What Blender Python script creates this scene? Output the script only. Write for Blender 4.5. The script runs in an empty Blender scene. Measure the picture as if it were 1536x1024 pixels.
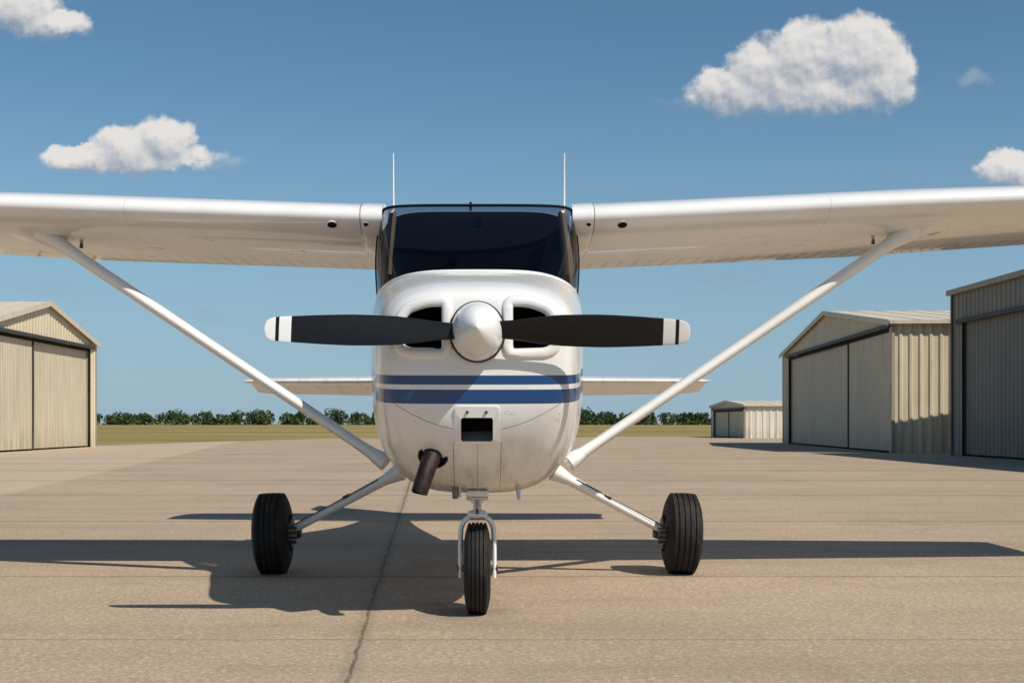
import bpy, bmesh, math, random
from mathutils import Vector, Matrix
from mathutils.bvhtree import BVHTree
random.seed(7)
sc = bpy.context.scene
COL = sc.collection

# ------------------------------------------------------------------ node helpers
class NB:
    def __init__(s, nt): s.nt = nt
    def new(s, t, **kw):
        n = s.nt.nodes.new(t)
        for k, v in kw.items(): setattr(n, k, v)
        return n
    def put(s, sock, v):
        if isinstance(v, bpy.types.NodeSocket): s.nt.links.new(v, sock)
        elif v is not None: sock.default_value = v
    def m(s, op, a, b=None, c=None, clamp=False):
        n = s.new('ShaderNodeMath', operation=op); n.use_clamp = clamp
        s.put(n.inputs[0], a)
        if b is not None: s.put(n.inputs[1], b)
        if c is not None: s.put(n.inputs[2], c)
        return n.outputs[0]
    def vm(s, op, a, b=None, c=None):
        n = s.new('ShaderNodeVectorMath', operation=op)
        s.put(n.inputs[0], a)
        if b is not None: s.put(n.inputs[1], b)
        if c is not None: s.put(n.inputs[2], c)
        return n.outputs['Value'] if op in ('DOT_PRODUCT', 'LENGTH') else n.outputs['Vector']
    def ss(s, x, lo, hi, a=0.0, b=1.0):
        n = s.new('ShaderNodeMapRange', interpolation_type='SMOOTHSTEP')
        s.put(n.inputs[0], x); s.put(n.inputs[1], lo); s.put(n.inputs[2], hi)
        s.put(n.inputs[3], a); s.put(n.inputs[4], b)
        return n.outputs[0]
    def line(s, x, c, w):
        d = s.m('ABSOLUTE', s.m('SUBTRACT', x, c))
        return s.ss(d, w * 0.5, w, 1.0, 0.0)
    def band(s, x, lo, hi):
        return s.m('MULTIPLY', s.m('GREATER_THAN', x, lo), s.m('LESS_THAN', x, hi))
    def noise(s, vec, scale, detail=4, rough=0.5, color=False):
        n = s.new('ShaderNodeTexNoise')
        s.put(n.inputs['Vector'], vec); n.inputs['Scale'].default_value = scale
        n.inputs['Detail'].default_value = detail; n.inputs['Roughness'].default_value = rough
        return n.outputs[1] if color else n.outputs[0]
    def mix(s, f, a, b, mode='MIX'):
        n = s.new('ShaderNodeMix', data_type='RGBA', blend_type=mode)
        s.put(n.inputs[0], f); s.put(n.inputs[6], a); s.put(n.inputs[7], b)
        return n.outputs[2]
    def obj(s):
        return s.new('ShaderNodeTexCoord').outputs['Object']
    def xyz(s, v):
        n = s.new('ShaderNodeSeparateXYZ'); s.put(n.inputs[0], v); return n.outputs
    def comb(s, x, y, z):
        n = s.new('ShaderNodeCombineXYZ')
        s.put(n.inputs[0], x); s.put(n.inputs[1], y); s.put(n.inputs[2], z); return n.outputs[0]
    def bump(s, h, strength, dist):
        n = s.new('ShaderNodeBump'); s.put(n.inputs['Height'], h)
        n.inputs['Strength'].default_value = strength; n.inputs['Distance'].default_value = dist
        return n.outputs[0]

def rgb(r, g, b): return (r, g, b, 1.0)

def newmat(name):
    m = bpy.data.materials.new(name); m.use_nodes = True
    nb = NB(m.node_tree); bs = m.node_tree.nodes['Principled BSDF']
    return m, nb, bs

def simple(name, col, rough=0.5, metal=0.0, var=0.12, scale=8, coat=0.0, bump=0.0, spec=0.5):
    m, nb, bs = newmat(name)
    n = nb.noise(nb.obj(), scale, 3, 0.6)
    f = nb.ss(n, 0.3, 0.7)
    dark = rgb(*[c * (1 - var) for c in col]); lite = rgb(*[min(1, c * (1 + var)) for c in col])
    nb.put(bs.inputs['Base Color'], nb.mix(f, dark, lite))
    nb.put(bs.inputs['Roughness'], nb.m('MULTIPLY_ADD', n, 0.15, rough - 0.07))
    bs.inputs['Metallic'].default_value = metal
    bs.inputs['Coat Weight'].default_value = coat
    bs.inputs['Specular IOR Level'].default_value = spec
    if bump: nb.put(bs.inputs['Normal'], nb.bump(nb.noise(nb.obj(), scale * 6, 3), bump, 0.01))
    return m

# ------------------------------------------------------------------ materials
WHITE = rgb(0.82, 0.81, 0.785); WHITE2 = rgb(0.76, 0.75, 0.72)
m_white, nb, bs = newmat('white_paint')
o = nb.obj()
nb.put(bs.inputs['Base Color'], nb.mix(nb.ss(nb.noise(o, 3.0, 4, 0.6), 0.35, 0.7), WHITE, WHITE2))
bs.inputs['Roughness'].default_value = 0.26
bs.inputs['Coat Weight'].default_value = 0.5; bs.inputs['Coat Roughness'].default_value = 0.05

# fuselage paint : stripes + panel seams
m_fus, nb, bs = newmat('fuselage_paint')
o = nb.obj(); X, Y, Z = nb.xyz(o)
zs = nb.m('SUBTRACT', Z, nb.m('MULTIPLY', nb.m('SUBTRACT', Y, 5.85), 0.07))
stripe = nb.m('MAXIMUM', nb.band(zs, 1.098, 1.139), nb.band(zs, 1.012, 1.076))
ax = nb.m('ABSOLUTE', X)
white = nb.mix(nb.ss(nb.noise(o, 3.0, 4, 0.6), 0.35, 0.7), WHITE, WHITE2)
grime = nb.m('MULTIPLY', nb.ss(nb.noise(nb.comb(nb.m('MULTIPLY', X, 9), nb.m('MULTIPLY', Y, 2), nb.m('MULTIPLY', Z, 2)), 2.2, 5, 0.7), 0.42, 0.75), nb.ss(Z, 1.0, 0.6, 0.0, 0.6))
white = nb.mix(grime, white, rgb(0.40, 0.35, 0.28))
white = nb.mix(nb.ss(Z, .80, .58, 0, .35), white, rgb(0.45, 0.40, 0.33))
specks = nb.m('MULTIPLY', nb.ss(nb.noise(o, 95, 2), 0.72, 0.77), 0.5)
white = nb.mix(specks, white, rgb(0.25, 0.23, 0.2))
scr = nb.m('MULTIPLY', nb.line(nb.noise(nb.comb(nb.m('MULTIPLY', X, 2.5), Y, nb.m('MULTIPLY', Z, 3.5)), 3.0, 2, .5), .5, .004), nb.ss(nb.noise(o, 7, 2), .55, .65, 0, .45))
white = nb.mix(nb.m('MULTIPLY', scr, nb.m('LESS_THAN', Z, .98)), white, rgb(.2, .18, .15))
c = nb.mix(stripe, white, rgb(0.0015, 0.058, 0.19))
low = nb.m('LESS_THAN', Z, 0.835)
s1 = nb.m('MULTIPLY', nb.line(ax, 0.108, 0.0024), low)
s2 = nb.m('MULTIPLY', nb.line(X, 0.0, 0.0016), low)
s3 = nb.line(Y, 6.72, 0.004)
s4 = nb.m('MULTIPLY', nb.line(Y, 5.985, 0.004), nb.m('GREATER_THAN', Z, 1.2))
s5 = nb.m('MULTIPLY', nb.line(nb.m('ADD', Z, nb.m('MULTIPLY', nb.m('MULTIPLY', X, X), -0.9)), 0.885, 0.0024), nb.band(ax, 0.11, 0.42))
seam = nb.m('MAXIMUM', nb.m('MAXIMUM', s1, s3), nb.m('MAXIMUM', nb.m('MAXIMUM', s4, s5), s2))
c = nb.mix(nb.m('MULTIPLY', seam, 0.75), c, rgb(0.07, 0.065, 0.06))
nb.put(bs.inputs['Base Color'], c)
bs.inputs['Roughness'].default_value = 0.26
bs.inputs['Coat Weight'].default_value = 0.4; bs.inputs['Coat Roughness'].default_value = 0.05
nb.put(bs.inputs['Normal'], nb.bump(nb.m('SUBTRACT', nb.noise(o, 3.0, 1), nb.m('MULTIPLY', seam, 0.3)), 0.10, 0.02))

# wing skin
m_wing, nb, bs = newmat('wing_skin_paint')
o = nb.obj(); X, Y, Z = nb.xyz(o); ax = nb.m('ABSOLUTE', X)
seams = nb.line(ax, 0.664, 0.004)
for cx in (2.0, 3.4, 4.8):
    seams = nb.m('MAXIMUM', seams, nb.m('MULTIPLY', nb.line(ax, cx, 0.003), 0.3))
seams = nb.m('MAXIMUM', seams, nb.m('MULTIPLY', nb.line(Y, 8.5, 0.010), 1.0))
seams = nb.m('MAXIMUM', seams, nb.m('MULTIPLY', nb.line(Y, 7.86, 0.004), 0.5))
rv = nb.m('MULTIPLY', nb.line(nb.m('FRACT', nb.m('MULTIPLY', X, 28.0)), 0.5, 0.13), nb.m('MAXIMUM', nb.line(Y, 7.89, 0.007), nb.line(Y, 8.45, 0.007)))
seams = nb.m('MAXIMUM', seams, nb.m('MULTIPLY', rv, .7))
beads = nb.m('MULTIPLY', nb.line(nb.m('FRACT', nb.m('MULTIPLY', X, 10.0)), 0.5, 0.2), nb.band(Y, 8.52, 9.4))
base = nb.mix(nb.ss(nb.noise(o, 2.0, 4, 0.65), 0.35, 0.7), WHITE, WHITE2)
stain = nb.m('MULTIPLY', nb.ss(nb.noise(nb.comb(nb.m('MULTIPLY', X, 5), nb.m('MULTIPLY', Y, 0.8), Z), 1.8, 5, 0.7), 0.50, 0.75, 0, 0.6), nb.ss(Y, 7.5, 8.1))
base = nb.mix(stain, base, rgb(0.42, 0.37, 0.30))
under_shade_dirt = nb.m('MULTIPLY', nb.ss(Y, 7.5, 8.6, 0, .38), nb.m('LESS_THAN', Y, 9.5))  # grime tint that also paints in underside shade, deeper toward the trailing edge
base = nb.mix(under_shade_dirt, base, rgb(0.48, 0.43, 0.36))
base = nb.mix(nb.m('MULTIPLY', nb.m('MAXIMUM', seams, nb.m('MULTIPLY', beads, 0.75)), 0.8), base, rgb(0.10, 0.09, 0.08))
nb.put(bs.inputs['Base Color'], base)
bs.inputs['Roughness'].default_value = 0.24
bs.inputs['Coat Weight'].default_value = 0.5; bs.inputs['Coat Roughness'].default_value = 0.05
h = nb.m('ADD', nb.noise(o, 2.4, 2), nb.m('MULTIPLY', beads, 0.5))
nb.put(bs.inputs['Normal'], nb.bump(h, 0.25, 0.02))

# propeller
m_prop, nb, bs = newmat('propeller_paint')
o = nb.obj(); X, Y, Z = nb.xyz(o); ax = nb.m('ABSOLUTE', X)
tip = nb.m('MAXIMUM', nb.band(ax, 0.812, 0.865), nb.m('GREATER_THAN', ax, 0.881))
chip = nb.ss(nb.noise(o, 60, 4), 0.66, 0.71, 0, 0.25)
c = nb.mix(tip, nb.mix(chip, rgb(0.007, 0.007, 0.008), rgb(0.06, 0.06, 0.06)), nb.mix(chip, rgb(0.76, 0.75, 0.72), rgb(.4, .38, .35)))
nb.put(bs.inputs['Base Color'], c); bs.inputs['Roughness'].default_value = 0.38
bs.inputs['Specular IOR Level'].default_value = 0.3

m_black = simple('black_void', (0.006, 0.006, 0.007), 0.8, var=0.3, spec=.2)
m_darkmetal = simple('baffle_metal', (0.04, 0.04, 0.04), 0.5, 0.6, var=0.3)
m_alu = simple('bare_aluminium', (0.5, 0.5, 0.5), 0.35, 0.9, var=0.15, scale=30)
m_steel = simple('brake_steel', (0.14, 0.13, 0.12), 0.45, 0.8, var=0.4, scale=30)
m_exh = simple('exhaust_soot', (0.022, 0.012, 0.009), 0.5, 0.3, var=0.6, scale=30, bump=0.3, spec=.4)
m_int = simple('cabin_interior_black', (0.006, 0.007, 0.010), 0.8, spec=.2)
m_tan = simple('reflection_tan', (0.70, 0.52, 0.30), 0.6)  # bronze windshield reflection put into a post colour
m_seat = simple('seat_fabric', (0.02, 0.022, 0.03), 0.9)
m_scoop_refl = simple('scoop_reflection_grey', (0.30, 0.29, 0.27), 0.5)  # lighter reflection low in the scoop, put into the colour
m_win = simple('tinted_side_window', (0.01, 0.013, 0.02), 0.06, var=0.2, coat=0.5)

m_tire, nb, bs = newmat('tire_rubber')
o = nb.obj()
n = nb.noise(o, 9, 5, 0.7)
nb.put(bs.inputs['Base Color'], nb.mix(nb.ss(n, 0.42, 0.8), rgb(0.010, 0.009, 0.008), rgb(0.042, 0.032, 0.025)))
bs.inputs['Roughness'].default_value = 0.7; bs.inputs['Specular IOR Level'].default_value = 0.3
nb.put(bs.inputs['Normal'], nb.bump(nb.noise(o, 120, 2), 0.3, 0.004))

# windshield : thin tinted pane
m_glass = bpy.data.materials.new('windshield_acrylic'); m_glass.use_nodes = True
nt = m_glass.node_tree; nt.nodes.clear(); nb = NB(nt)
out = nb.new('ShaderNodeOutputMaterial'); tr = nb.new('ShaderNodeBsdfTransparent'); gl = nb.new('ShaderNodeBsdfGlossy')
tr.inputs[0].default_value = rgb(0.38, 0.40, 0.45); gl.inputs['Roughness'].default_value = 0.02
gl.inputs[0].default_value = rgb(0.62, 0.64, 0.70)
fr = nb.new('ShaderNodeFresnel'); fr.inputs[0].default_value = 1.30
mx = nb.new('ShaderNodeMixShader')
nt.links.new(fr.outputs[0], mx.inputs[0]); nt.links.new(tr.outputs[0], mx.inputs[1]); nt.links.new(gl.outputs[0], mx.inputs[2])
nt.links.new(mx.outputs[0], out.inputs[0])

def metal_wall(name, col, var=0.08):
    m, nb, bs = newmat(name)
    o = nb.obj(); X, Y, Z = nb.xyz(o)
    streak = nb.noise(nb.comb(nb.m('MULTIPLY', X, 6), nb.m('MULTIPLY', Y, 6), nb.m('MULTIPLY', Z, 0.5)), 1.0, 4, 0.65)
    c = nb.mix(nb.ss(streak, 0.35, 0.75), rgb(*[k * (1 + var) for k in col]), rgb(*[k * (1 - 2 * var) for k in col]))
    c = nb.mix(nb.ss(nb.noise(o, 0.35, 2), 0.4, 0.7, 0, 0.2), c, rgb(*[k * 0.78 for k in col]))
    dirt = nb.m('MULTIPLY', nb.ss(Z, 0.9, 0.0, 0, 0.45), nb.ss(streak, 0.3, 0.7))
    c = nb.mix(dirt, c, rgb(0.2, 0.165, 0.12))
    nb.put(bs.inputs['Base Color'], c)
    bs.inputs['Roughness'].default_value = 0.55
    bs.inputs['Specular IOR Level'].default_value = 0.3
    return m
m_cream = metal_wall('cream_sheet_metal', (0.64, 0.54, 0.38))
m_door = metal_wall('beige_door_metal', (0.57, 0.485, 0.35))
m_grey = metal_wall('grey_sheet_metal', (0.25, 0.235, 0.19))
m_greyd = metal_wall('grey_door_metal', (0.20, 0.192, 0.165))
m_roof = metal_wall('roof_sheet_metal', (0.60, 0.53, 0.40))
m_trim = metal_wall('trim_metal', (0.36, 0.31, 0.22))
m_dtrim = metal_wall('dark_trim_metal', (0.05, 0.047, 0.04))
m_shedw = metal_wall('white_sheet_metal', (0.66, 0.61, 0.49))

# concrete
m_conc, nb, bs = newmat('apron_concrete')
o = nb.obj(); X, Y, Z = nb.xyz(o)
big = nb.noise(o, 0.25, 4, 0.6); mid = nb.noise(o, 1.7, 6, 0.72); fine = nb.noise(o, 42, 4, 0.75); grain = nb.noise(o, 150, 2, 0.7)
c = nb.mix(nb.ss(big, 0.35, 0.68), rgb(0.56, 0.425, 0.295), rgb(0.455, 0.345, 0.24))
c = nb.mix(nb.ss(mid, 0.42, 0.72, 0, 0.42), c, rgb(0.36, 0.27, 0.185))
c = nb.mix(nb.ss(fine, 0.38, 0.64, 0.6, 0), c, rgb(0.29, 0.215, 0.15))
c = nb.mix(nb.ss(fine, 0.52, 0.68, 0, 0.6), c, rgb(0.66, 0.52, 0.375))
c = nb.mix(nb.ss(grain, 0.54, 0.66, 0, 0.7), c, rgb(0.17, 0.125, 0.088))
drag = nb.noise(nb.comb(nb.m('MULTIPLY', X, 0.25), nb.m('MULTIPLY', Y, 1.6), 0.0), 1.0, 4, 0.6)
c = nb.mix(nb.ss(drag, 0.48, 0.72, 0, 0.32), c, rgb(0.24, 0.18, 0.125))
blot = nb.noise(nb.comb(X, nb.m('MULTIPLY', Y, 0.6), 3.3), 0.9, 3, 0.55)
c = nb.mix(nb.ss(blot, 0.60, 0.76, 0, 0.30), c, rgb(0.20, 0.15, 0.105))
drip = nb.ss(nb.vm('LENGTH', nb.vm('MULTIPLY', nb.vm('SUBTRACT', o, (-.1, 6.6, 0)), (1.6, .7, 0))), 0.1, .75, .45, 0)
c = nb.mix(nb.m('MULTIPLY', drip, nb.ss(mid, .4, .6)), c, rgb(0.10, 0.08, 0.06))
west = nb.ss(nb.m('ADD', nb.m('ADD', X, 4.0), nb.m('MULTIPLY', Y, 0.125)), 0.1, -0.1, 0, 0.35)
c = nb.mix(west, c, rgb(0.62, 0.49, 0.36))
wob = nb.m('MULTIPLY', nb.m('SUBTRACT', nb.noise(o, 3.0, 5, 0.6), 0.5), 0.05)
wob2 = nb.m('MULTIPLY', nb.m('SUBTRACT', nb.noise(o, 1.3, 6, 0.7), 0.5), 0.14)
xl = nb.m('ADD', nb.m('ADD', X, nb.m('MULTIPLY', Y, 0.0376)), nb.m('ADD', 0.29, wob))
lw = nb.m('MULTIPLY_ADD', nb.ss(Y, 5, 40), 0.02, 0.013)
def wl(x, w, k):
    d = nb.m('ABSOLUTE', x); return nb.m('MULTIPLY', nb.ss(nb.m('DIVIDE', d, w), 0.2, 1.0, 1.0, 0.0), k)
lk = nb.ss(nb.noise(o, 6, 3), .3, .6, .3, .75)
L = wl(xl, lw, lk)
xp = nb.m('SUBTRACT', nb.m('MULTIPLY', nb.m('FRACT', nb.m('DIVIDE', nb.m('ADD', xl, 4.5), 9.0)), 9.0), 4.5)
L = nb.m('MAXIMUM', L, wl(xp, 0.014, 0.35))
yw = nb.m('ADD', Y, nb.m('MULTIPLY', wob, 0.4))
yk = nb.m('MULTIPLY_ADD', nb.ss(Y, 4, 30), 0.12, 0.016)
yp = nb.m('SUBTRACT', nb.m('MULTIPLY', nb.m('FRACT', nb.m('DIVIDE', nb.m('SUBTRACT', yw, 5.6), 4.4)), 4.4), 2.2)
L = nb.m('MAXIMUM', L, wl(yp, yk, 0.7))
L = nb.m('MAXIMUM', L, wl(nb.m('SUBTRACT', yw, 5.52), 0.011, 0.65))
L = nb.m('MAXIMUM', L, nb.m('MULTIPLY', wl(nb.m('SUBTRACT', nb.m('ADD', Y, wob2), 9.3), 0.022, 0.6), nb.m('GREATER_THAN', X, .3)))
c = nb.mix(L, c, rgb(0.08, 0.06, 0.042))
halo = wl(xl, 0.07, 0.25)
c = nb.mix(halo, c, rgb(0.16, 0.12, 0.085))
nb.put(bs.inputs['Base Color'], c); bs.inputs['Roughness'].default_value = 0.88
bs.inputs['Specular IOR Level'].default_value = 0.2
h = nb.m('SUBTRACT', nb.m('ADD', fine, nb.m('MULTIPLY', grain, 0.7)), nb.m('MULTIPLY', L, 2.0))
nb.put(bs.inputs['Normal'], nb.bump(h, 0.4, 0.008))

m_grass, nb, bs = newmat('dry_grass')
o = nb.obj(); X, Y, Z = nb.xyz(o)
a = nb.noise(nb.comb(nb.m('MULTIPLY', X, 0.02), nb.m('MULTIPLY', Y, 0.05), 0), 1.0, 7, 0.65)
b = nb.noise(o, 1.4, 5, 0.7)
c = nb.mix(nb.ss(a, 0.35, 0.65), rgb(0.37, 0.27, 0.105), rgb(0.21, 0.175, 0.062))
c = nb.mix(nb.ss(b, 0.4, 0.75, 0, 0.55), c, rgb(0.13, 0.115, 0.045))
nb.put(bs.inputs['Base Color'], c); bs.inputs['Roughness'].default_value = 0.95
bs.inputs['Specular IOR Level'].default_value = 0.05

m_leaf, nb, bs = newmat('tree_foliage')
o = nb.obj()
c = nb.mix(nb.ss(nb.noise(o, 0.12, 3), 0.35, 0.65), rgb(0.040, 0.066, 0.022), rgb(0.075, 0.105, 0.036))
c = nb.mix(nb.ss(nb.noise(o, 1.2, 2), 0.4, 0.7, 0, 0.7), c, rgb(0.03, 0.045, 0.018))
nb.put(bs.inputs['Base Color'], c); bs.inputs['Roughness'].default_value = 0.8; bs.inputs['Specular IOR Level'].default_value = 0.2
m_bark = simple('tree_bark', (0.07, 0.055, 0.04), 0.9)

# ------------------------------------------------------------------ mesh helpers
def empty(name, loc=(0, 0, 0), rz=0):
    e = bpy.data.objects.new(name, None); COL.objects.link(e)
    e.location = loc; e.rotation_euler = (0, 0, rz); e.empty_display_size = 0.3
    return e
def mk(name, verts, faces, mats, parent=None, smooth=True, angle=35, fm=None):
    me = bpy.data.meshes.new(name); me.from_pydata([tuple(v) for v in verts], [], faces)
    if not isinstance(mats, (list, tuple)): mats = [mats]
    for m in mats: me.materials.append(m)
    if fm:
        for p, i in zip(me.polygons, fm): p.material_index = i
    bm = bmesh.new(); bm.from_mesh(me); bmesh.ops.recalc_face_normals(bm, faces=bm.faces); bm.to_mesh(me); bm.free()
    if smooth:
        for p in me.polygons: p.use_smooth = True
        me.set_sharp_from_angle(angle=math.radians(angle))
    ob = bpy.data.objects.new(name, me); COL.objects.link(ob)
    if parent: ob.parent = parent
    return ob
def box(name, lo, hi, mat, parent, bevel=0.0):
    (x0, y0, z0), (x1, y1, z1) = lo, hi
    v = [(x0, y0, z0), (x1, y0, z0), (x1, y1, z0), (x0, y1, z0), (x0, y0, z1), (x1, y0, z1), (x1, y1, z1), (x0, y1, z1)]
    f = [(0, 1, 2, 3), (4, 5, 6, 7), (0, 1, 5, 4), (1, 2, 6, 5), (2, 3, 7, 6), (3, 0, 4, 7)]
    ob = mk(name, v, f, mat, parent, smooth=False)
    if bevel:
        md = ob.modifiers.new('bevel', 'BEVEL'); md.width = bevel; md.segments = 3
    return ob
def loft(rings, cap=True, closed=True):
    n = len(rings[0]); V = [p for r in rings for p in r]; F = []
    for i in range(len(rings) - 1):
        for j in range(n if closed else n - 1):
            k = (j + 1) % n
            F.append((i * n + j, i * n + k, (i + 1) * n + k, (i + 1) * n + j))
    if cap:
        F.append(tuple(range(n))); F.append(tuple((len(rings) - 1) * n + j for j in range(n)))
    return V, F
def tube(name, pts, rad, mat, parent, n=20, flat=None, cap=True):
    pts = [Vector(p) for p in pts]; rings = []
    if not isinstance(rad, (list, tuple)): rad = [rad] * len(pts)
    for i, p in enumerate(pts):
        t = (pts[min(i + 1, len(pts) - 1)] - pts[max(i - 1, 0)]).normalized()
        ref = Vector(flat[0]) if flat else (Vector((0, 1, 0)) if abs(t.y) < 0.9 else Vector((0, 0, 1)))
        a = (ref - t * ref.dot(t)).normalized(); b = t.cross(a)
        k = flat[1] if flat else 1
        rings.append([p + a * math.cos(2 * math.pi * j / n) * rad[i] * k + b * math.sin(2 * math.pi * j / n) * rad[i] for j in range(n)])
    V, F = loft(rings, cap)
    return mk(name, V, F, mat, parent, angle=50)
def lathe(name, prof, center, axis, mat, parent, n=64, sx=1.0, angle=30):
    c = Vector(center); rings = []
    for a, r in prof:
        ring = []
        for j in range(n):
            t = 2 * math.pi * j / n
            if axis == 'X': ring.append(c + Vector((a, r * math.cos(t), r * math.sin(t))))
            else: ring.append(c + Vector((r * sx * math.cos(t), a, r * math.sin(t))))
        rings.append(ring)
    V, F = loft(rings, True)
    return mk(name, V, F, mat, parent, angle=angle)
def hermite(keys, t):
    n = len(keys)
    if t <= keys[0][0]: return keys[0][1:]
    if t >= keys[-1][0]: return keys[-1][1:]
    i = max(k for k in range(n - 1) if keys[k][0] <= t)
    a, b = keys[i], keys[i + 1]; h = b[0] - a[0]; u = (t - a[0]) / h; res = []
    for q in range(1, len(a)):
        def sl(k):
            if k <= 0 : return (keys[1][q] - keys[0][q]) / (keys[1][0] - keys[0][0])
            if k >= n - 1: return (keys[-1][q] - keys[-2][q]) / (keys[-1][0] - keys[-2][0])
            s0 = (keys[k][q] - keys[k - 1][q]) / (keys[k][0] - keys[k - 1][0]); s1 = (keys[k + 1][q] - keys[k][q]) / (keys[k + 1][0] - keys[k][0])
            return 0 if s0 * s1 <= 0 else 2 * s0 * s1 / (s0 + s1)
        m0, m1 = sl(i) * h, sl(i + 1) * h
        res.append((2*u**3-3*u*u+1)*a[q] + (u**3-2*u*u+u)*m0 + (-2*u**3+3*u*u)*b[q] + (u**3-u*u)*m1)
    return res

# ------------------------------------------------------------------ AIRPLANE
plane = empty('light_airplane', (0, 0, 0))
G = 0.004
KEY = [ # y, halfwidth, ztop, zmid, zbot, ntop, nbot
 (5.770, .17, 1.385, 1.28, 1.14, 2.3, 2.3),
 (5.776, .27, 1.435, 1.27, 1.06, 2.5, 2.4),
 (5.79, .36, 1.482, 1.26, .98, 2.8, 2.5),
 (5.82, .41, 1.513, 1.25, .90, 2.9, 2.6),
 (5.88, .44, 1.543, 1.25, .81, 3.0, 2.7),
 (6.0, .468, 1.578, 1.25, .70, 3.1, 2.8),
 (6.2, .492, 1.615, 1.25, .615, 3.3, 3.0),
 (6.5, .518, 1.665, 1.25, .575, 3.8, 3.1),
 (6.72, .538, 1.700, 1.27, .565, 4.3, 3.1),
 (7.1, .576, 1.715, 1.28, .565, 5.0, 3.2),
 (7.5, .588, 1.72, 1.28, .565, 5.0, 3.2),
 (8.6, .57, 1.72, 1.25, .60, 4.0, 3.0),
 (9.6, .42, 1.62, 1.22, .74, 3.0, 2.6),
 (11.0, .22, 1.50, 1.22, .98, 2.4, 2.2),
 (12.6, .06, 1.42, 1.28, 1.17, 2.0, 2.0)]
ys = [5.770, 5.773, 5.776, 5.780, 5.785, 5.79, 5.797, 5.805, 5.812, 5.82, 5.83, 5.845, 5.86, 5.88]
y = 5.90
while y < 7.2: ys.append(y); y += 0.025
while y < 12.6: ys.append(y); y += 0.15
ys.append(12.6)
def ring_at(y, vals, n=144):
    w, zt, zm, zb, nt_, nb_ = vals; r = []
    for j in range(n):
        t = 2 * math.pi * (j + .5) / n; c, s = math.cos(t), math.sin(t)
        e = nt_ if s > 0 else nb_
        x = w * math.copysign(abs(c) ** (2 / e), c)
        z = zm + (zt - zm if s > 0 else zm - zb) * math.copysign(abs(s) ** (2 / e), s)
        r.append(Vector((x, y, z)))
    return r
rings = [ring_at(y, hermite(KEY, y)) for y in ys]
V, F = loft(rings)
WB = [(0, 6.68), (.2, 6.70), (.33, 6.75), (.43, 6.85), (.495, 6.96), (.535, 7.08), (.555, 7.22), (.56, 7.44)]
def wb_y(ax):
    for (x0, y0), (x1, y1) in zip(WB, WB[1:]):
        if ax <= x1: return y0 + (y1 - y0) * (ax - x0) / (x1 - x0)
    return 99
fm = []
for f in F:
    c = sum((V[i] for i in f), Vector()) / len(f)
    fm.append(2 if (len(f) == 4 and c.z > 1.5 and c.y > wb_y(abs(c.x)) + 0.02 and c.y < 7.6) else 0)
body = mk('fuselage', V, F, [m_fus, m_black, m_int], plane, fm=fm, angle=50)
bvh = BVHTree.FromPolygons(V, F)
def front_y(x, z):
    h = bvh.ray_cast(Vector((x, 4.0, z)), Vector((0, 1, 0)))
    return h[0].y if h[0] else 5.9
def top_z(x, y):
    h = bvh.ray_cast(Vector((x, y, 4.0)), Vector((0, 0, -1)))
    return h[0].z if h[0] else 1.5
def round_poly(pts, r, seg=6):
    out = []; n = len(pts)
    for i in range(n):
        p = Vector(pts[i]); a = Vector(pts[i - 1]); b = Vector(pts[(i + 1) % n])
        ra = min(r, (a - p).length * .45, (b - p).length * .45)
        p0 = p + (a - p).normalized() * ra; p1 = p + (b - p).normalized() * ra
        for k in range(seg + 1):
            t = k / seg; out.append(p0 * (1 - t) ** 2 + p * 2 * t * (1 - t) + p1 * t * t)
    return out
inlet = [(.143, 1.452), (.23, 1.450), (.305, 1.425), (.338, 1.385), (.338, 1.262), (.30, 1.243), (.16, 1.238), (.143, 1.26)]
opens = []
for sgn in (-1, 1):
    opens.append((round_poly([(sgn * x, z) for x, z in inlet], .03), 6.05))
lamp = round_poly([(-.073, .946), (.070, .946), (.070, .840), (-.073, .840)], .012)
opens.append((lamp, 5.98))
cv, cf = [], []
for poly, y1 in opens:
    v, f = loft([[Vector((p[0], yy, p[1])) for p in poly] for yy in (5.6, y1)]); o_ = len(cv); cv += v; cf += [tuple(i + o_ for i in q) for q in f]
cut = mk('cutter_tmp', cv, cf, [m_black], None, smooth=False)
md = body.modifiers.new('open', 'BOOLEAN'); md.operation = 'DIFFERENCE'; md.object = cut; md.solver = 'EXACT'; md.material_mode = 'TRANSFER'
dg = bpy.context.evaluated_depsgraph_get()
me = bpy.data.meshes.new_from_object(body.evaluated_get(dg)); body.modifiers.clear(); body.data = me
bpy.data.objects.remove(cut)
me.set_sharp_from_angle(angle=math.radians(50))

def follow_tube(name, poly, r, mat, off=0.0):
    pts = [Vector((p[0], front_y(p[0], p[1]) - off, p[1])) for p in poly]
    n = len(pts); rings = []
    for i, p in enumerate(pts):
        t = (pts[(i + 1) % n] - pts[i - 1]).normalized(); ref = Vector((0, 1, 0))
        a = (ref - t * ref.dot(t)).normalized(); b = t.cross(a)
        rings.append([p + a * math.cos(2*math.pi*j/12) * r + b * math.sin(2*math.pi*j/12) * r * 1.5 for j in range(12)])
    rings.append(rings[0]); V, F = loft(rings, False)
    return mk(name, V, F, mat, plane, angle=70)
for i, (poly, _) in enumerate(opens[:2]):
    cx = sum(p[0] for p in poly) / len(poly); cz = sum(p[1] for p in poly) / len(poly)
    big_ = [(cx + (p[0] - cx) * 1.09, cz + (p[1] - cz) * 1.11) for p in poly]
    follow_tube('inlet_lip_%d' % i, big_, .017, m_white, -0.002)
    s = -1 if i == 0 else 1
    for k in range(3):
        box('engine_baffle_%d_%d' % (i, k), (min(s*.15, s*.32), 5.95 + k*.02, 1.265 + k*.055), (max(s*.15, s*.32), 6.03, 1.275 + k*.055), m_darkmetal, plane)
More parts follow.
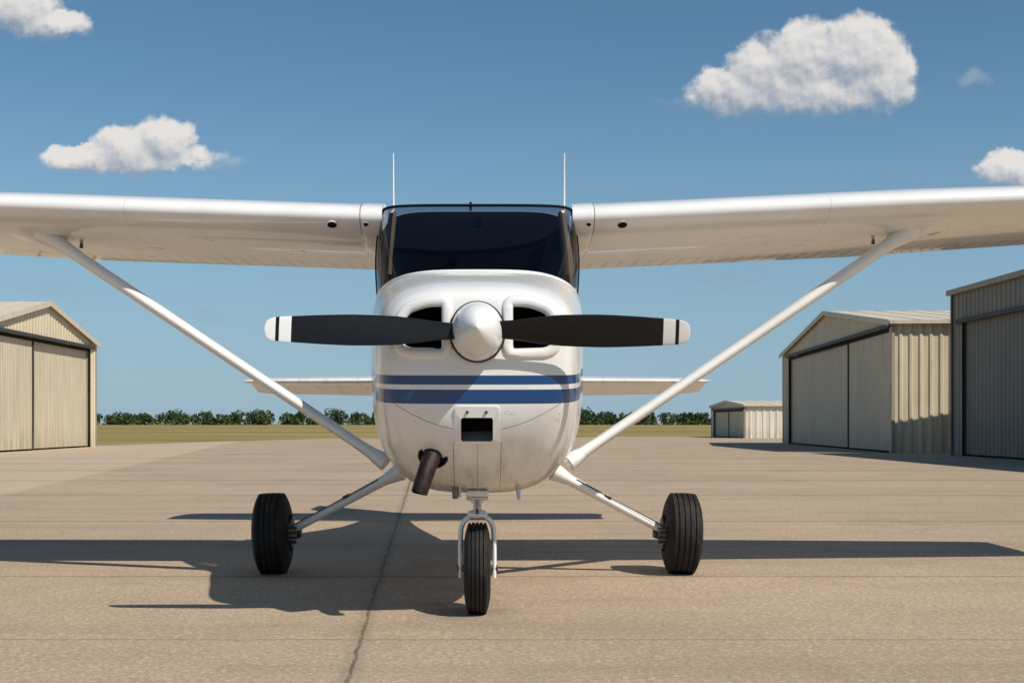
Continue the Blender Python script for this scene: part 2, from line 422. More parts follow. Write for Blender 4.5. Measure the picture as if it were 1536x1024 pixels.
def frame_plate(name, x0, x1, z0, z1, hx0, hx1, hz0, hz1, mat):
    outer = round_poly([(x0, z1), (x1, z1), (x1, z0), (x0, z0)], .016); inner = round_poly([(hx0, hz1), (hx1, hz1), (hx1, hz0), (hx0, hz0)], .012)
    def P(p, o): return Vector((p[0], front_y(p[0], p[1]) - o, p[1]))
    rs = [[P(p, -.01) for p in outer], [P(p, .006) for p in outer], [P(((p[0]*.97+q[0]*.03), (p[1]*.97+q[1]*.03)), .009) for p, q in zip(outer, inner)],
          [P(p, .009) for p in inner], [P(p, -.05) for p in inner]]
    V, F = loft(rs, False); return mk(name, V, F, mat, plane, angle=40)
frame_plate('cowl_scoop_frame', -.101, .098, .825, .997, -.073, .070, .840, .946, m_white)
V = [(-.070, 5.88, .8425), (.067, 5.88, .8425), (.067, 5.965, .885), (-.070, 5.965, .885), (-.070, 5.97, .8425), (.067, 5.97, .8425)]
mk('scoop_reflection_ramp', V, [(0, 1, 2, 3), (3, 2, 5, 4), (0, 3, 4), (1, 5, 2), (0, 4, 5, 1)], m_scoop_refl, plane, smooth=False)  # grey wedge added to imitate the reflection at the scoop bottom
for sx in (-.045, .04):
    lathe('frame_stud', [(0, .002), (0, .007), (.008, .007)], (sx, front_y(sx, .970) - .013, .970), 'Y', m_steel, plane, 12)
for sx in (-.122, .120):
    for z in (.80, .72, .65):
        lathe('cowl_fastener', [(0, .001), (0, .0025), (.006, .0025)], (sx, front_y(sx, z) - .0015, z), 'Y', m_steel, plane, 8)

# --- exhaust
tube('exhaust_pipe', [(-.195, 6.03, .80), (-.205, 5.93, .775), (-.225, 5.875, .72), (-.262, 5.86, .607)], [.047, .045, .040, .038], m_exh, plane, 24)
lathe('exhaust_flange', [(0, .04), (-.01, .056), (.01, .062), (.03, .058)], (-.20, front_y(-.20, .775), .775), 'Y', m_black, plane, 32, sx=1.15)
tube('exhaust_mouth', [(-.2625, 5.860, .609), (-.2635, 5.860, .604)], [.031, .031], m_black, plane, 24)

# --- spinner and propeller
HZ = 1.326
prof = [(0.0, .01), (0.0, .130), (-.02, .130)]
for k in range(0, 25):
    t = k / 24; prof.append((-.02 - .25 * t, max(.004, .130 * (1 - t ** 1.75) ** 0.80)))
lathe('spinner', prof, (0, 5.755, HZ), 'Y', m_white, plane, 72, sx=.90, angle=60)
lathe('spinner_backplate', [(0, .02), (0, .137), (.008, .137), (.008, .02)], (0, 5.757, HZ), 'Y', m_darkmetal, plane, 64, sx=.92)
CH = [(.08, .085, .032, 34), (.16, .098, .026, 33), (.26, .125, .020, 29), (.38, .146, .016, 25), (.52, .149, .013, 21), (.66, .139, .011, 18), (.80, .122, .009, 16), (.87, .112, .008, 15), (.90, .102, .007, 15), (.917, .083, .006, 15), (.926, .055, .005, 15), (.930, .02, .003, 15)]
roll = math.radians(0.85)
for side, nm in ((-1, 'propeller_blade_1'), (1, 'propeller_blade_2')):
    rings = []
    rs = [.08 + .79 * k / 30 for k in range(31)] + [.88, .89, .90, .908, .917, .922, .926, .929, .930]
    for r in rs:
        c, th, pt = hermite(CH, r); p = math.radians(pt); ring = []
        for j in range(24):
            a = 2 * math.pi * j / 24
            u = math.cos(a) * c / 2 - .006; w = math.sin(a) * th / 2 * (1 + .3 * math.cos(a))
            yy = u * math.sin(p) + w * math.cos(p); zz = u * math.cos(p) - w * math.sin(p)
            ring.append(Vector((side * r, 5.68 + yy, side * -zz)))
        rings.append(ring)
    V, F = loft(rings)
    V = [Vector((v.x * math.cos(roll), v.y, HZ + v.z - v.x * math.sin(roll))) for v in V]
    mk(nm, V, F, m_prop, plane, angle=60)

# --- windshield
N = 48; base = []; top = []
for i in range(N + 1):
    t = -1 + 2 * i / N; a = abs(t); s = 1 if t > 0 else -1
    q = a * 7; k = min(int(q), 6); fr_ = q - k
    x = WB[k][0] + (WB[k+1][0] - WB[k][0]) * fr_; yv = WB[k][1] + (WB[k+1][1] - WB[k][1]) * fr_
    base.append(Vector((s * x, yv, top_z(s * x, yv) + .004)))
TOP = [(0, 7.30, 2.142), (.2, 7.305, 2.143), (.35, 7.315, 2.143), (.45, 7.33, 2.142), (.51, 7.355, 2.138), (.538, 7.40, 2.13), (.546, 7.44, 2.12), (.55, 7.52, 2.11)]
for i in range(N + 1):
    t = -1 + 2 * i / N; a = abs(t); s = 1 if t > 0 else -1
    q = a * 7; k = min(int(q), 6); f_ = q - k
    P0, P1 = TOP[k], TOP[k+1]
    top.append(Vector((s * (P0[0] + (P1[0]-P0[0])*f_), P0[1] + (P1[1]-P0[1])*f_, P0[2] + (P1[2]-P0[2])*f_)))
def smoothpts(L, it=3):
    for _ in range(it):
        L = [L[0]] + [(L[i-1] + L[i]*2 + L[i+1]) / 4 for i in range(1, len(L)-1)] + [L[-1]]
    return L
base = smoothpts(base); top = smoothpts(top)
rows = []
for v in range(17):
    t = v / 16; row = []
    for b_, t_ in zip(base, top):
        p = b_.lerp(t_, t); nrm = Vector((p.x * 0.9, -(7.7 - p.y) * .9, .5)).normalized()
        row.append(p + nrm * .028 * math.sin(math.pi * t))
    rows.append(row)
Vv, Ff = loft(rows, False, closed=False)
mk('windshield', Vv, Ff, m_glass, plane, angle=80)
tube('windshield_base_seal', [p + Vector((0, -.002, .0)) for p in base], .011, m_white, plane, 12)
tube('windshield_top_strip', [p + Vector((0, 0, .002)) for p in top], .008, m_int, plane, 12)
for s in (0, -1):
    tube('windshield_post', [r[s] for r in rows], .014, m_int, plane, 10)

# --- cabin upper shell
CK = [(7.46, .556, 2.135, 1.7, 1.3, 6, 6), (7.6, .562, 2.16, 1.7, 1.3, 6, 6), (8.6, .55, 2.14, 1.7, 1.3, 6, 5), (9.1, .50, 2.02, 1.6, 1.2, 5, 4), (9.8, .38, 1.74, 1.45, 1.1, 4, 3), (10.6, .24, 1.52, 1.3, 1.05, 3, 3)]
rr = []; y = 7.46
while y <= 10.6: rr.append(ring_at(y, hermite(CK, y), 80)); y += .08
V, F = loft(rr); fm = [0] * len(F); fm[-2] = 1
mk('cabin_shell', V, F, [m_fus, m_int], plane, fm=fm, angle=50)
for s in (-1, 1):
    for k, (y0, y1, za, zb) in enumerate([(7.62, 8.35, 1.66, 2.03), (8.45, 9.0, 1.68, 1.98)]):
        poly = round_poly([(y0 + (.12 if k == 0 else 0), zb), (y1, zb - .02), (y1 - (.1 if k else 0), za), (y0, za)], .05)
        xo = .572 if k == 0 else .556
        r0 = [Vector((s * (xo - .03), p[0], p[1])) for p in poly]; r1 = [Vector((s * xo, p[0], p[1])) for p in poly]
        V, F = loft([r0, r1]); mk('side_window', V, F, m_win, plane, angle=40)
# interior : panel, tan posts standing in for windshield reflections, seats
tube('instrument_panel', [(-.5, 7.12, 1.66), (.5, 7.12, 1.66)], .075, m_int, plane, 20, flat=((0, 1, 0), 1.8))
for s in (-1, 1):
    tube('reflection_post', [(s*.508, 7.13, 1.62), (s*.500, 7.22, 1.85), (s*.476, 7.34, 2.10)], [.038, .030, .022], m_tan, plane, 10, flat=((0, 1, 0), 1.8))
    box('seat_back', (s*.28 - .17, 7.40, 1.45), (s*.28 + .17, 7.455, 1.78), m_int, plane, .025)
lathe('compass', [(0, .01), (0, .025), (.05, .028)], (0, 7.28, 2.05), 'Y', m_int, plane, 16)
lathe('cabin_knob', [(0, .002), (0, .006), (.01, .006)], (0, 6.98, 1.745), 'Y', m_alu, plane, 12)

# --- wings
def airfoil(n=34, th=.15, cam=.015):
    up, lo = [], []
    for i in range(n + 1):
        b = math.pi * i / n; x = .5 * (1 - math.cos(b))
        yt = 5 * th * (.2969*math.sqrt(x) - .126*x - .3516*x*x + .2843*x**3 - .1036*x**4)
        yc = cam * 4 * x * (1 - x)
        up.append((x, yc + yt)); lo.append((x, yc - yt * .95))
    return list(reversed(up)) + lo[1:-1]
AF = airfoil()
def wing_ring(x, le_y, le_z, chord, inc, thick=1.0):
    r = []; i = math.radians(inc)
    for cx, cz in AF:
        a = cx * chord; b = cz * chord * thick
        r.append(Vector((x, le_y + a * math.cos(i) + b * math.sin(i), le_z - a * math.sin(i) + b * math.cos(i))))
    return r
wing_funcs = {}
for s, dih, nm in ((-1, 1.95, 'wing_1'), (1, 2.65, 'wing_2')):
    tn = math.tan(math.radians(dih)); rings = []
    xs = [.54, .57, .60, .63, .655, .664, .68, .75] + [1.0 + .25 * k for k in range(18)] + [5.35, 5.42, 5.46, 5.48, 5.49]
    for x in xs:
        ch = 1.64 if x < 2.6 else 1.64 - (x - 2.6) / 2.9 * .5
        ly = 7.35 if x < 2.6 else 7.35 + (x - 2.6) / 2.9 * .18
        fat = 1.05 if x < .66 else 1.0
        if x > 5.3:
            k = math.sqrt(max(0.0, 1 - ((x - 5.3) / .195) ** 2)); fat *= max(.12, k); ch2 = ch * (1 - .12 * (1 - k)); ly += (ch - ch2) * .5; ch = ch2
        rings.append(wing_ring(s * x, ly, 2.092 + (x - .56) * tn, ch, 4.0, fat))
    V, F = loft(rings); ob = mk(nm, V, F, m_wing, plane, angle=40)
    wing_funcs[s] = BVHTree.FromPolygons(V, F)
def under(s, x, y):
    h = wing_funcs[s].ray_cast(Vector((s * x, y, 0)), Vector((0, 0, 1))); return h[0].z if h[0] else 2.05
def disc_on(name, bv, p, d, r, r2, out, mat):
    h = bv.ray_cast(Vector(p), Vector(d))
    if not h[0]: return
    P, nn = h[0], h[1].normalized()
    if nn.dot(Vector(d)) > 0: nn = -nn
    a = (Vector((1, 0, 0)) - nn * nn.x).normalized(); b = nn.cross(a)
    rings = [[P + nn * o_ + a * math.cos(t * math.pi / 12) * r * k + b * math.sin(t * math.pi / 12) * r2 * k for t in range(24)] for k, o_ in ((1, -.02), (1, out), (.8, out + .001), (.1, out + .001))]
    V, F = loft(rings); mk(name, V, F, mat, plane, angle=50)
for s in (-1, 1):
    for x, r in ((.825, .027), (.632, .013)):
        disc_on('wing_vent_ring', wing_funcs[s], (s * x, 5, 2.050), (0, 1, 0), r * 1.2, r * 1.15, .0025, m_white)
        disc_on('wing_vent', wing_funcs[s], (s * x, 5, 2.050), (0, 1, 0), r, r * .95, .005, m_black)
for s in (-1, 1):
    for x, y, r in ((1.65, 7.75, .08), (2.0, 8.1, .05), (1.1, 8.0, .05), (3.1, 7.8, .06), (3.6, 8.0, .06)):
        V, F = loft([[Vector((s*x + r*k*math.cos(a*math.pi/12), y + r*k*math.sin(a*math.pi/12), under(s, x + s*r*k*math.cos(a*math.pi/12), y + r*k*math.sin(a*math.pi/12)) - o_)) for a in range(24)] for k, o_ in ((1.0, -.002), (.99, .0025), (.2, .0025))])
        mk('inspection_plate', V, F, m_white, plane, angle=50)
    x = 2.42; z = under(s, x, 7.95)
    tube('tie_down_ring', [(s*x, 7.95, z + .01), (s*x, 7.95, z - .03)], [.008, .012], m_steel, plane, 10)

# --- wing struts
for s in (-1, 1):
    a = Vector((s * .555, 7.50, .715)); xt = 2.56; b = Vector((s * xt, 7.74, under(s, xt, 7.74)))
    d = (b - a)
    pts = [a, a + d * .03, a + d * .07, a + d * .5, a + d * .90, a + d * .95, b + d * .004]
    tube('wing_strut', pts, [.040, .035, .031, .033, .035, .043, .070], m_white, plane, 28, flat=((0, 1, 0), 2.0))
    tube('strut_fuselage_fairing', [a - d * .015, a + d * .01, a + d * .03], [.052, .045, .034], m_white, plane, 24, flat=((0, 1, 0), 1.9))
    rs = []
    for k, o_ in ((1.0, -.003), (.98, .006), (.8, .009), (.5, .022), (.3, .035)):
        rs.append([Vector((s*(xt + .04) + .19*k*math.cos(t*math.pi/18), 7.74 + .22*k*math.sin(t*math.pi/18), under(s, xt + .04 + s*.19*k*math.cos(t*math.pi/18), 7.74 + .22*k*math.sin(t*math.pi/18)) - o_)) for t in range(36)])
    V, F = loft(rs); mk('strut_cuff', V, F, m_white, plane, angle=30)

# --- antennas
for x in (-.515, .535):
    tube('whip_antenna', [(x, 8.0, 2.16), (x, 8.0, 2.24), (x * 1.005, 8.02, 2.585)], [.010, .006, .0035], m_white, plane, 10)
box('roof_antenna', (-.048, 7.78, 2.15), (-.032, 7.84, 2.245), m_int, plane, .004)  # small dark antenna on the cabin roof

# --- tail
def tail_ring(x, ly, lz, ch, droop, th):
    pts = []
    for cx, cz in AF:
        a = cx * ch; zz = cz * ch * th
        hinge = .45 * ch
        dz = -(a - hinge) * math.tan(math.radians(droop)) if a > hinge else 0
        pts.append(Vector((x, ly + a, lz + zz + dz)))
    return pts
rs = []
for k in range(41):
    x = -2.09 + 4.2 * k / 40; a = abs(x) / 2.1
    e = math.sqrt(max(0, 1 - max(0, (a - .965) / .035) ** 2)); ch = 1.20 - .36 * a
    rs.append(tail_ring(x, 11.4 + .26 * a, 1.300, ch * (.88 + .12 * e), 11, .55 * max(.25, e)))
V, F = loft(rs); mk('horizontal_stabilizer', V, F, m_wing, plane, angle=40)
rs = []
for k in range(13):
    t = k / 12; z = 1.36 + 1.2 * t; ch = 1.35 - .65 * t; ly = 11.35 + .85 * t
    rs.append([Vector((cz * ch * .5, ly + cx * ch, z)) for cx, cz in AF])
V, F = loft(rs); mk('vertical_fin', V, F, m_white, plane, angle=40)

# --- wheels
def tire(name, cx, cy, R, W, rim, grooves=4, tilt=0):
    prof = []; hw = W / 2
    prof.append((-hw * .62, rim)); prof.append((-hw * .80, rim * 1.08))
    for k in range(0, 9):
        t = k / 8 * math.pi / 2
        prof.append((-hw * (1 - .30 * (math.sin(t)) ** 2.2), rim * 1.15 + (R * .965 - rim * 1.15) * math.sin(t)))
    a0, a1 = -hw * .68, hw * .68; M = grooves * 2 + 1; step = (a1 - a0) / M
    def crown(a): return R * (1 - .035 * (abs(a) / hw) ** 2.2)
    for i in range(M):
        aa, bb = a0 + i * step, a0 + (i + 1) * step
        if i % 2 == 0: prof += [(aa - step * .25 if i else aa, crown(aa)), (bb + step * .25 if i < M-1 else bb, crown(bb))]
        else: prof += [(aa + step * .3, crown(aa) - .008), (bb - step * .3, crown(bb) - .008)]
    left = prof[:11]
    prof += [(-a, r) for a, r in reversed(left)]
    ob = lathe(name, prof, (0, 0, 0), 'X', m_tire, plane, 96, angle=28)
    ob.location = (cx, cy, R + G - .004); ob.rotation_euler = (0, tilt, 0)
    return ob
for s in (-1, 1):
    cx = s * 1.252; cy = 7.97; R = .248
    tire('main_tire', cx, cy, R, .218, .10, 4, math.radians(2.0) * s)
    lathe('wheel_rim', [(-.07, .02), (-.07, .085), (-.085, .10), (-.06, .108), (.06, .108), (.085, .10), (.07, .085), (.07, .02)], (cx, cy, R), 'X', m_alu, plane, 48)
    lathe('brake_disc', [(-.006, .03), (-.006, .095), (.006, .095), (.006, .03)], (cx - s * .118, cy, R), 'X', m_steel, plane, 48)
    lathe('axle', [(-.05, .01), (-.05, .026), (.05, .026), (.05, .01)], (cx - s * .125, cy, R), 'X', m_steel, plane, 24)
    lathe('axle_nut', [(-.02, .01), (-.02, .035), (.02, .035), (.02, .01)], (cx - s * .14, cy, R), 'X', m_darkmetal, plane, 6)
    box('brake_caliper', (min(cx - s*.095, cx - s*.155), cy - .115, R - .04), (max(cx - s*.095, cx - s*.155), cy - .045, R + .045), m_steel, plane, .008)
    for k in range(4):
        lathe('caliper_bolt', [(-.03, .002), (-.03, .007), (.03, .007)], (cx - s * .13, cy - .12, R - .045 + .03 * k), 'X', m_darkmetal, plane, 6)
    A = Vector((s * .42, 7.90, .655)); B = Vector((s * 1.145, 7.97, .262))
    tube('main_gear_leg', [A, A.lerp(B, .3), A.lerp(B, .7), B], [.038, .030, .026, .024], m_white, plane, 24, flat=((0, 1, 0), 1.5))
    tube('gear_leg_fairing', [A.lerp(B, .06), A.lerp(B, .14), A.lerp(B, .20)], [.058, .043, .033], m_white, plane, 24, flat=((0, 1, 0), 1.5))
    tube('brake_line', [A.lerp(B, .25) + Vector((0, -.04, .026)), A.lerp(B, .6) + Vector((0, -.04, .026)), B + Vector((0, -.04, .03)), (cx - s*.12, cy - .08, R + .05)], .003, m_black, plane, 8)
    C = A.lerp(B, .52)
    tube('brake_line_clamp', [C + Vector((-.02 * s, -.04, .04)), C + Vector((.02 * s, -.04, .018))], .009, m_steel, plane, 10)
    box('axle_flange', (min(s*1.12, s*1.142), cy - .05, R - .06), (max(s*1.12, s*1.142), cy + .05, R + .055), m_steel, plane, .008)
# nose gear
NY = 6.3; R = .221
tire('nose_tire', 0.0, NY, R, .128, .09, 4)
lathe('nose_rim', [(-.045, .02), (-.045, .07), (-.055, .09), (.055, .09), (.045, .07), (.045, .02)], (0, NY, R), 'X', m_alu, plane, 40)
hoop = []
for k in range(25):
    t = math.pi * k / 24; hoop.append((-.080 * math.cos(t), NY, .395 + .085 * math.sin(t)))
hoop = [(-.083, NY, .175), (-.083, NY, .25), (-.082, NY, .34)] + hoop + [(.082, NY, .34), (.083, NY, .25), (.083, NY, .175)]
tube('nose_fork', hoop, [.009, .011, .012] + [.0125] * 25 + [.012, .011, .009], m_white, plane, 16, flat=((0, 1, 0), 1.7))
lathe('nose_axle', [(-.10, .004), (-.10, .016), (.10, .016), (.10, .004)], (0, NY, R), 'X', m_steel, plane, 20)
def vert(name, x, y, prof, mat, n=28):
    rings = [[Vector((x + r*math.cos(2*math.pi*j/n), y + r*math.sin(2*math.pi*j/n), z)) for j in range(n)] for z, r in prof]
    V, F = loft(rings); return mk(name, V, F, mat, plane, angle=35)
vert('fork_crown', 0, NY, [(.462, .03), (.468, .046), (.485, .05), (.497, .044), (.502, .028)], m_white)
vert('oleo_piston', 0, NY, [(.49, .019), (.58, .019)], m_alu)
vert('oleo_cylinder', 0, NY, [(.535, .024), (.54, .030), (.60, .030), (.75, .032)], m_white)
vert('oleo_collar', 0, NY, [(.548, .036), (.551, .052), (.566, .054), (.572, .04)], m_alu)
tube('torque_link_upper', [(0.0, NY - .035, .555), (0, NY - .11, .520)], [.012, .008], m_alu, plane, 12, flat=((0, 1, 0), .6))
tube('torque_link_lower', [(0, NY - .11, .520), (0.0, NY - .04, .485)], [.008, .012], m_alu, plane, 12, flat=((0, 1, 0), .6))
tube('shimmy_damper', [(-.045, NY - .04, .483), (.04, NY - .04, .478)], [.011, .011], m_white, plane, 12)
box('nose_gear_mount', (-.055, 6.24, .568), (.055, 6.4, .60), m_white, plane, .012)
tube('drain_tube_1', [(.195, 6.25, .63), (.200, 6.24, .555)], [.014, .007], m_alu, plane, 10)
tube('drain_tube_2', [(-.105, 6.2, .62), (-.105, 6.2, .562)], [.018, .014], m_steel, plane, 10)
tube('drain_tube_3', [(-.085, 6.2, .62), (-.083, 6.2, .568)], [.008, .006], m_alu, plane, 10)

# ------------------------------------------------------------------ GROUND
mk('grass_field', [(-4000, -300, 0), (4000, -300, 0), (4000, 6000, 0), (-4000, 6000, 0)], [(0, 1, 2, 3)], m_grass, None, smooth=False)
mk('concrete_apron', [(x, y, G) for x, y in [(-70, -25), (70, -25), (70, 96), (9, 92), (4, 80), (-9, 79), (-13, 68), (-15.5, 55), (-70, 54)]], [tuple(range(9))], m_conc, None, smooth=False)

# ------------------------------------------------------------------ HANGARS
def corr(name, p0, p1, z0, ztop, mat, parent, nrm, pitch=.3, depth=.035):
    p0 = Vector(p0); p1 = Vector(p1); L = (p1 - p0).length; n = max(1, int(L / pitch)); nr = Vector(nrm)
    prof = [(0, 0), (.55, 0), (.65, 1), (.9, 1), (1, 0)]; S = []
    for i in range(n):
        for a, d in prof[:-1]: S.append(((i + a) / n, d))
    S.append((1, 0))
    V, F = [], []
    for t, d in S:
        p = p0.lerp(p1, t) + nr * d * depth
        V.append((p.x, p.y, z0)); V.append((p.x, p.y, ztop(t)))
    for i in range(len(S) - 1): F.append((2*i, 2*i+2, 2*i+3, 2*i+1))
    return mk(name, V, F, mat, parent, smooth=False)
def slab(name, pts, th, mat, parent):
    a = [Vector(p) for p in pts]; nr = (a[1]-a[0]).cross(a[2]-a[0]).normalized()
    if nr.z < 0: nr = -nr
    V = a + [p + nr * th for p in a]; n = len(a)
    F = [tuple(range(n)), tuple(range(n, 2*n))] + [(i, (i+1) % n, n + (i+1) % n, n + i) for i in range(n)]
    return mk(name, V, F, mat, parent, smooth=False)

def gable_hangar(name, loc, rz, s, width, depth, eave, peak, door_h, splits, mw, mdr, mr, mt, margin=.6, margin2=None, pitch=.3):
    e = empty(name, loc, rz); z0 = 0.0; X1 = s * depth
    g = lambda t: eave + (peak - eave) * (1 - abs(2 * t - 1))
    y0, y1 = margin, width - (margin if margin2 is None else margin2)
    corr('front_jamb_near', (0, 0), (0, y0), z0, lambda t: g(t * y0 / width), mw, e, (-s, 0), pitch)
    corr('front_jamb_far', (0, y1), (0, width), z0, lambda t: g((y1 + t * (width - y1)) / width), mw, e, (-s, 0), pitch)
    corr('front_gable', (0, y0), (0, y1), door_h, lambda t: g((y0 + t * (y1 - y0)) / width), mw, e, (-s, 0), pitch, .022)
    corr('back_wall', (X1, 0), (X1, width), z0, g, mw, e, (s, 0), pitch)
    corr('side_wall_near', (0, 0), (X1, 0), z0, lambda t: eave, mw, e, (0, -1), pitch)
    corr('side_wall_far', (0, width), (X1, width), z0, lambda t: eave, mw, e, (0, 1), pitch)
    edges = [y0] + [y0 + (y1 - y0) * k for k in splits] + [y1]
    for i in range(len(edges) - 1):
        a, b = edges[i], edges[i+1]; xo = s * (.10 + .07 * (i % 2))
        corr('door_panel_%d' % i, (xo, a + .04), (xo, b - .04), .06, lambda t: door_h - .02, mdr, e, (-s, 0), .21, .010)
        for q in (a, b):
            box('door_stile_%d' % i, (min(xo, xo - s*.05), q - .06, .05), (max(xo, xo - s*.05), q + .06, door_h - .03), m_dtrim if q not in (y0, y1) else mt, e)
    lo, hi = sorted((-s * .12, s * .02))
    box('door_track_header', (lo, y0 - .2, door_h - .04), (hi, y1 + .2, door_h + .08), m_dtrim, e, .01)
    box('door_track_shadow_gap', (min(s*.03, s*.09), y0, door_h - .14), (max(s*.03, s*.09), y1, door_h - .05), m_black, e)
    lo, hi = sorted((-s * .05, s * .05))
    for q in (0, width): box('corner_trim', (lo, q - .06, 0), (hi, q + .06, eave - .02), mt, e)
    box('inside_dark_wall', (min(s*.5, s*.56), y0 - .2, 0), (max(s*.5, s*.56), y1 + .2, door_h - .05), m_black, e)
    ov = .14; sl = (peak - eave) / (width / 2)
    xa, xb = -s * ov, X1 + s * ov; h = .03
    slab('roof_near', [(xa, -ov, eave - ov*sl + h), (xb, -ov, eave - ov*sl + h), (xb, width/2, peak + h), (xa, width/2, peak + h)], .05, mr, e)
    slab('roof_far', [(xa, width + ov, eave - ov*sl + h), (xb, width + ov, eave - ov*sl + h), (xb, width/2 + .003, peak + h), (xa, width/2 + .003, peak + h)], .05, mr, e)
    nse = int(depth / .9)
    for i in range(1, nse):
        x = xa + (xb - xa) * i / nse
        for (ya, za), (yb, zb) in (((-ov, eave - ov*sl + h + .05), (width/2, peak + h + .05)), ((width + ov, eave - ov*sl + h + .05), (width/2, peak + h + .05))):
            tube('roof_seam', [(x, ya, za), (x, yb, zb)], .018, mr, e, 6)
    for (ya, yb) in ((-ov - .02, width/2), (width + ov + .02, width/2)):
        za, zb = eave - ov*sl, peak
        x0_, x1_ = sorted((xa - s*.04, xa))
        V = [(x0_, ya, za - .08), (x1_, ya, za - .08), (x1_, yb, zb - .08), (x0_, yb, zb - .08), (x0_, ya, za + .10), (x1_, ya, za + .10), (x1_, yb, zb + .10), (x0_, yb, zb + .10)]
        mk('rake_trim', V, [(0,1,2,3), (4,5,6,7), (0,1,5,4), (1,2,6,5), (2,3,7,6), (3,0,4,7)], mr, e, smooth=False)
    box('eave_gutter', (min(xa, xb), -ov - .08, eave - ov*sl - .03), (max(xa, xb), -ov - .02, eave - ov*sl + .08), mr, e)
    return e
gable_hangar('metal_hangar', (-15.08, 39.7, G), 0, -1, 11.6, 16, 4.0, 5.10, 3.86, [.365], m_cream, m_door, m_roof, m_trim, margin=1.0, margin2=.6)
gable_hangar('metal_hangar', (12.78, 40.0, G), -math.atan(1.34 / 19.9), 1, 20.0, 14, 4.02, 5.15, 3.92, [.345], m_cream, m_door, m_roof, m_trim, margin=.3, margin2=1.3)
gable_hangar('metal_hangar', (16.8, 81.6, G), math.radians(3.5), 1, 8.6, 9, 2.05, 2.35, 1.85, [.5], m_shedw, m_door, m_roof, m_trim, margin=.4, pitch=.42)

e = empty('steel_hangar', (13.7, 0, G))
Hh = 4.66
corr('front_wall_above_door', (0, 20), (0, 37.4), 3.80, lambda t: Hh, m_grey, e, (-1, 0), .3)
corr('front_wall_far_pier', (0, 36.75), (0, 37.4), 0, lambda t: 3.8, m_grey, e, (-1, 0), .3)
corr('front_wall_near_pier', (0, 20), (0, 21.2), 0, lambda t: 3.8, m_grey, e, (-1, 0), .3)
for i, (a, b) in enumerate(((32.0, 36.75), (26.6, 32.0), (21.2, 26.6))):
    xo = .12 + .08 * (i % 2)
    corr('door_panel_%d' % i, (xo, a + .03), (xo, b - .03), .05, lambda t: 3.78, m_greyd, e, (-1, 0), .25, .02)
    for q in (a, b): box('door_stile', (xo - .06, q - .06, .05), (xo + .01, q + .06, 3.73), m_dtrim, e)
box('door_header', (-.12, 20.8, 3.74), (.0, 37.0, 3.86), m_dtrim, e, .01)
box('inside_dark_wall', (.6, 20.5, 0), (.65, 37.2, 3.7), m_black, e)
corr('end_wall_far', (0, 37.4), (18, 37.4), 0, lambda t: Hh + .6 * (1 - abs(2*t - 1)), m_grey, e, (0, 1), .3)
corr('end_wall_near', (0, 20), (18, 20), 0, lambda t: Hh + .6 * (1 - abs(2*t - 1)), m_grey, e, (0, -1), .3)
corr('back_wall', (18, 20), (18, 37.4), 0, lambda t: Hh, m_grey, e, (1, 0), .3)
slab('roof_west', [(-.1, 19.8, Hh), (-.1, 37.5, Hh), (9, 37.5, Hh + .63), (9, 19.8, Hh + .63)], .05, m_roof, e)
slab('roof_east', [(18.1, 19.8, Hh), (18.1, 37.5, Hh), (9.003, 37.5, Hh + .63), (9.003, 19.8, Hh + .63)], .05, m_roof, e)
box('eave_fascia', (-.17, 19.8, Hh - .07), (-.11, 37.55, Hh + .08), m_trim, e)
box('corner_trim', (-.07, 37.33, 0), (.07, 37.47, Hh - .02), m_dtrim, e)

# ------------------------------------------------------------------ DISTANT TREES
rnd = random.Random(3)
V, F, FM = [], [], []
def leaf(c, s):
    a = Vector((rnd.gauss(0, 1), rnd.gauss(0, 1), rnd.gauss(0, 1))).normalized(); b = a.orthogonal().normalized(); c2 = a.cross(b)
    b *= s * rnd.uniform(.6, 1.1); c2 *= s * rnd.uniform(.5, 1); i = len(V)
    V.extend([c - b, c + c2, c + b, c - c2]); F.append((i, i+1, i+2, i+3)); FM.append(0)
x = -400.0
while x < 400:
    yb = 900 + rnd.uniform(-50, 70); H = rnd.uniform(7.6, 11.0) * (1 + .10 * math.sin(x * .035) + .08 * math.sin(x * .11)); Wd = H * rnd.uniform(.5, .8)
    i = len(V)
    for z, r in ((0, .3), (H * .5, .16)):
        for k in range(6): V.append(Vector((x + r * math.cos(k * 1.047), yb + r * math.sin(k * 1.047), z)))
    for k in range(6): F.append((i + k, i + (k+1) % 6, i + 6 + (k+1) % 6, i + 6 + k)); FM.append(1)
    for q in range(3):
        aa = rnd.uniform(0, 6.28); i = len(V); p = Vector((x, yb, H * .4)); d = Vector((math.cos(aa) * Wd * .6, math.sin(aa) * Wd * .6, H * .35))
        V.extend([p, p + Vector((.2, 0, 0)), p + d]); F.append((i, i+1, i+2)); FM.append(1)
    for q in range(rnd.randint(6, 9)):
        cc = Vector((x + rnd.uniform(-Wd, Wd) * .75, yb + rnd.uniform(-Wd, Wd) * .6, H * rnd.uniform(.24, .84))); rr_ = H * rnd.uniform(.16, .28)
        for _ in range(40):
            d = Vector((rnd.gauss(0, 1), rnd.gauss(0, 1), rnd.gauss(0, .8))).normalized() * rr_ * rnd.uniform(.5, 1.08)
            leaf(cc + d, rnd.uniform(.5, 1.0))
    for _ in range(60):
        leaf(Vector((x + rnd.uniform(-5, 5), yb - rnd.uniform(0, 8), rnd.uniform(.2, 4.5))), rnd.uniform(.7, 1.4))
    x += rnd.uniform(2.0, 4.8)
mk('distant_trees', V, F, [m_leaf, m_bark], None, smooth=False, fm=FM)

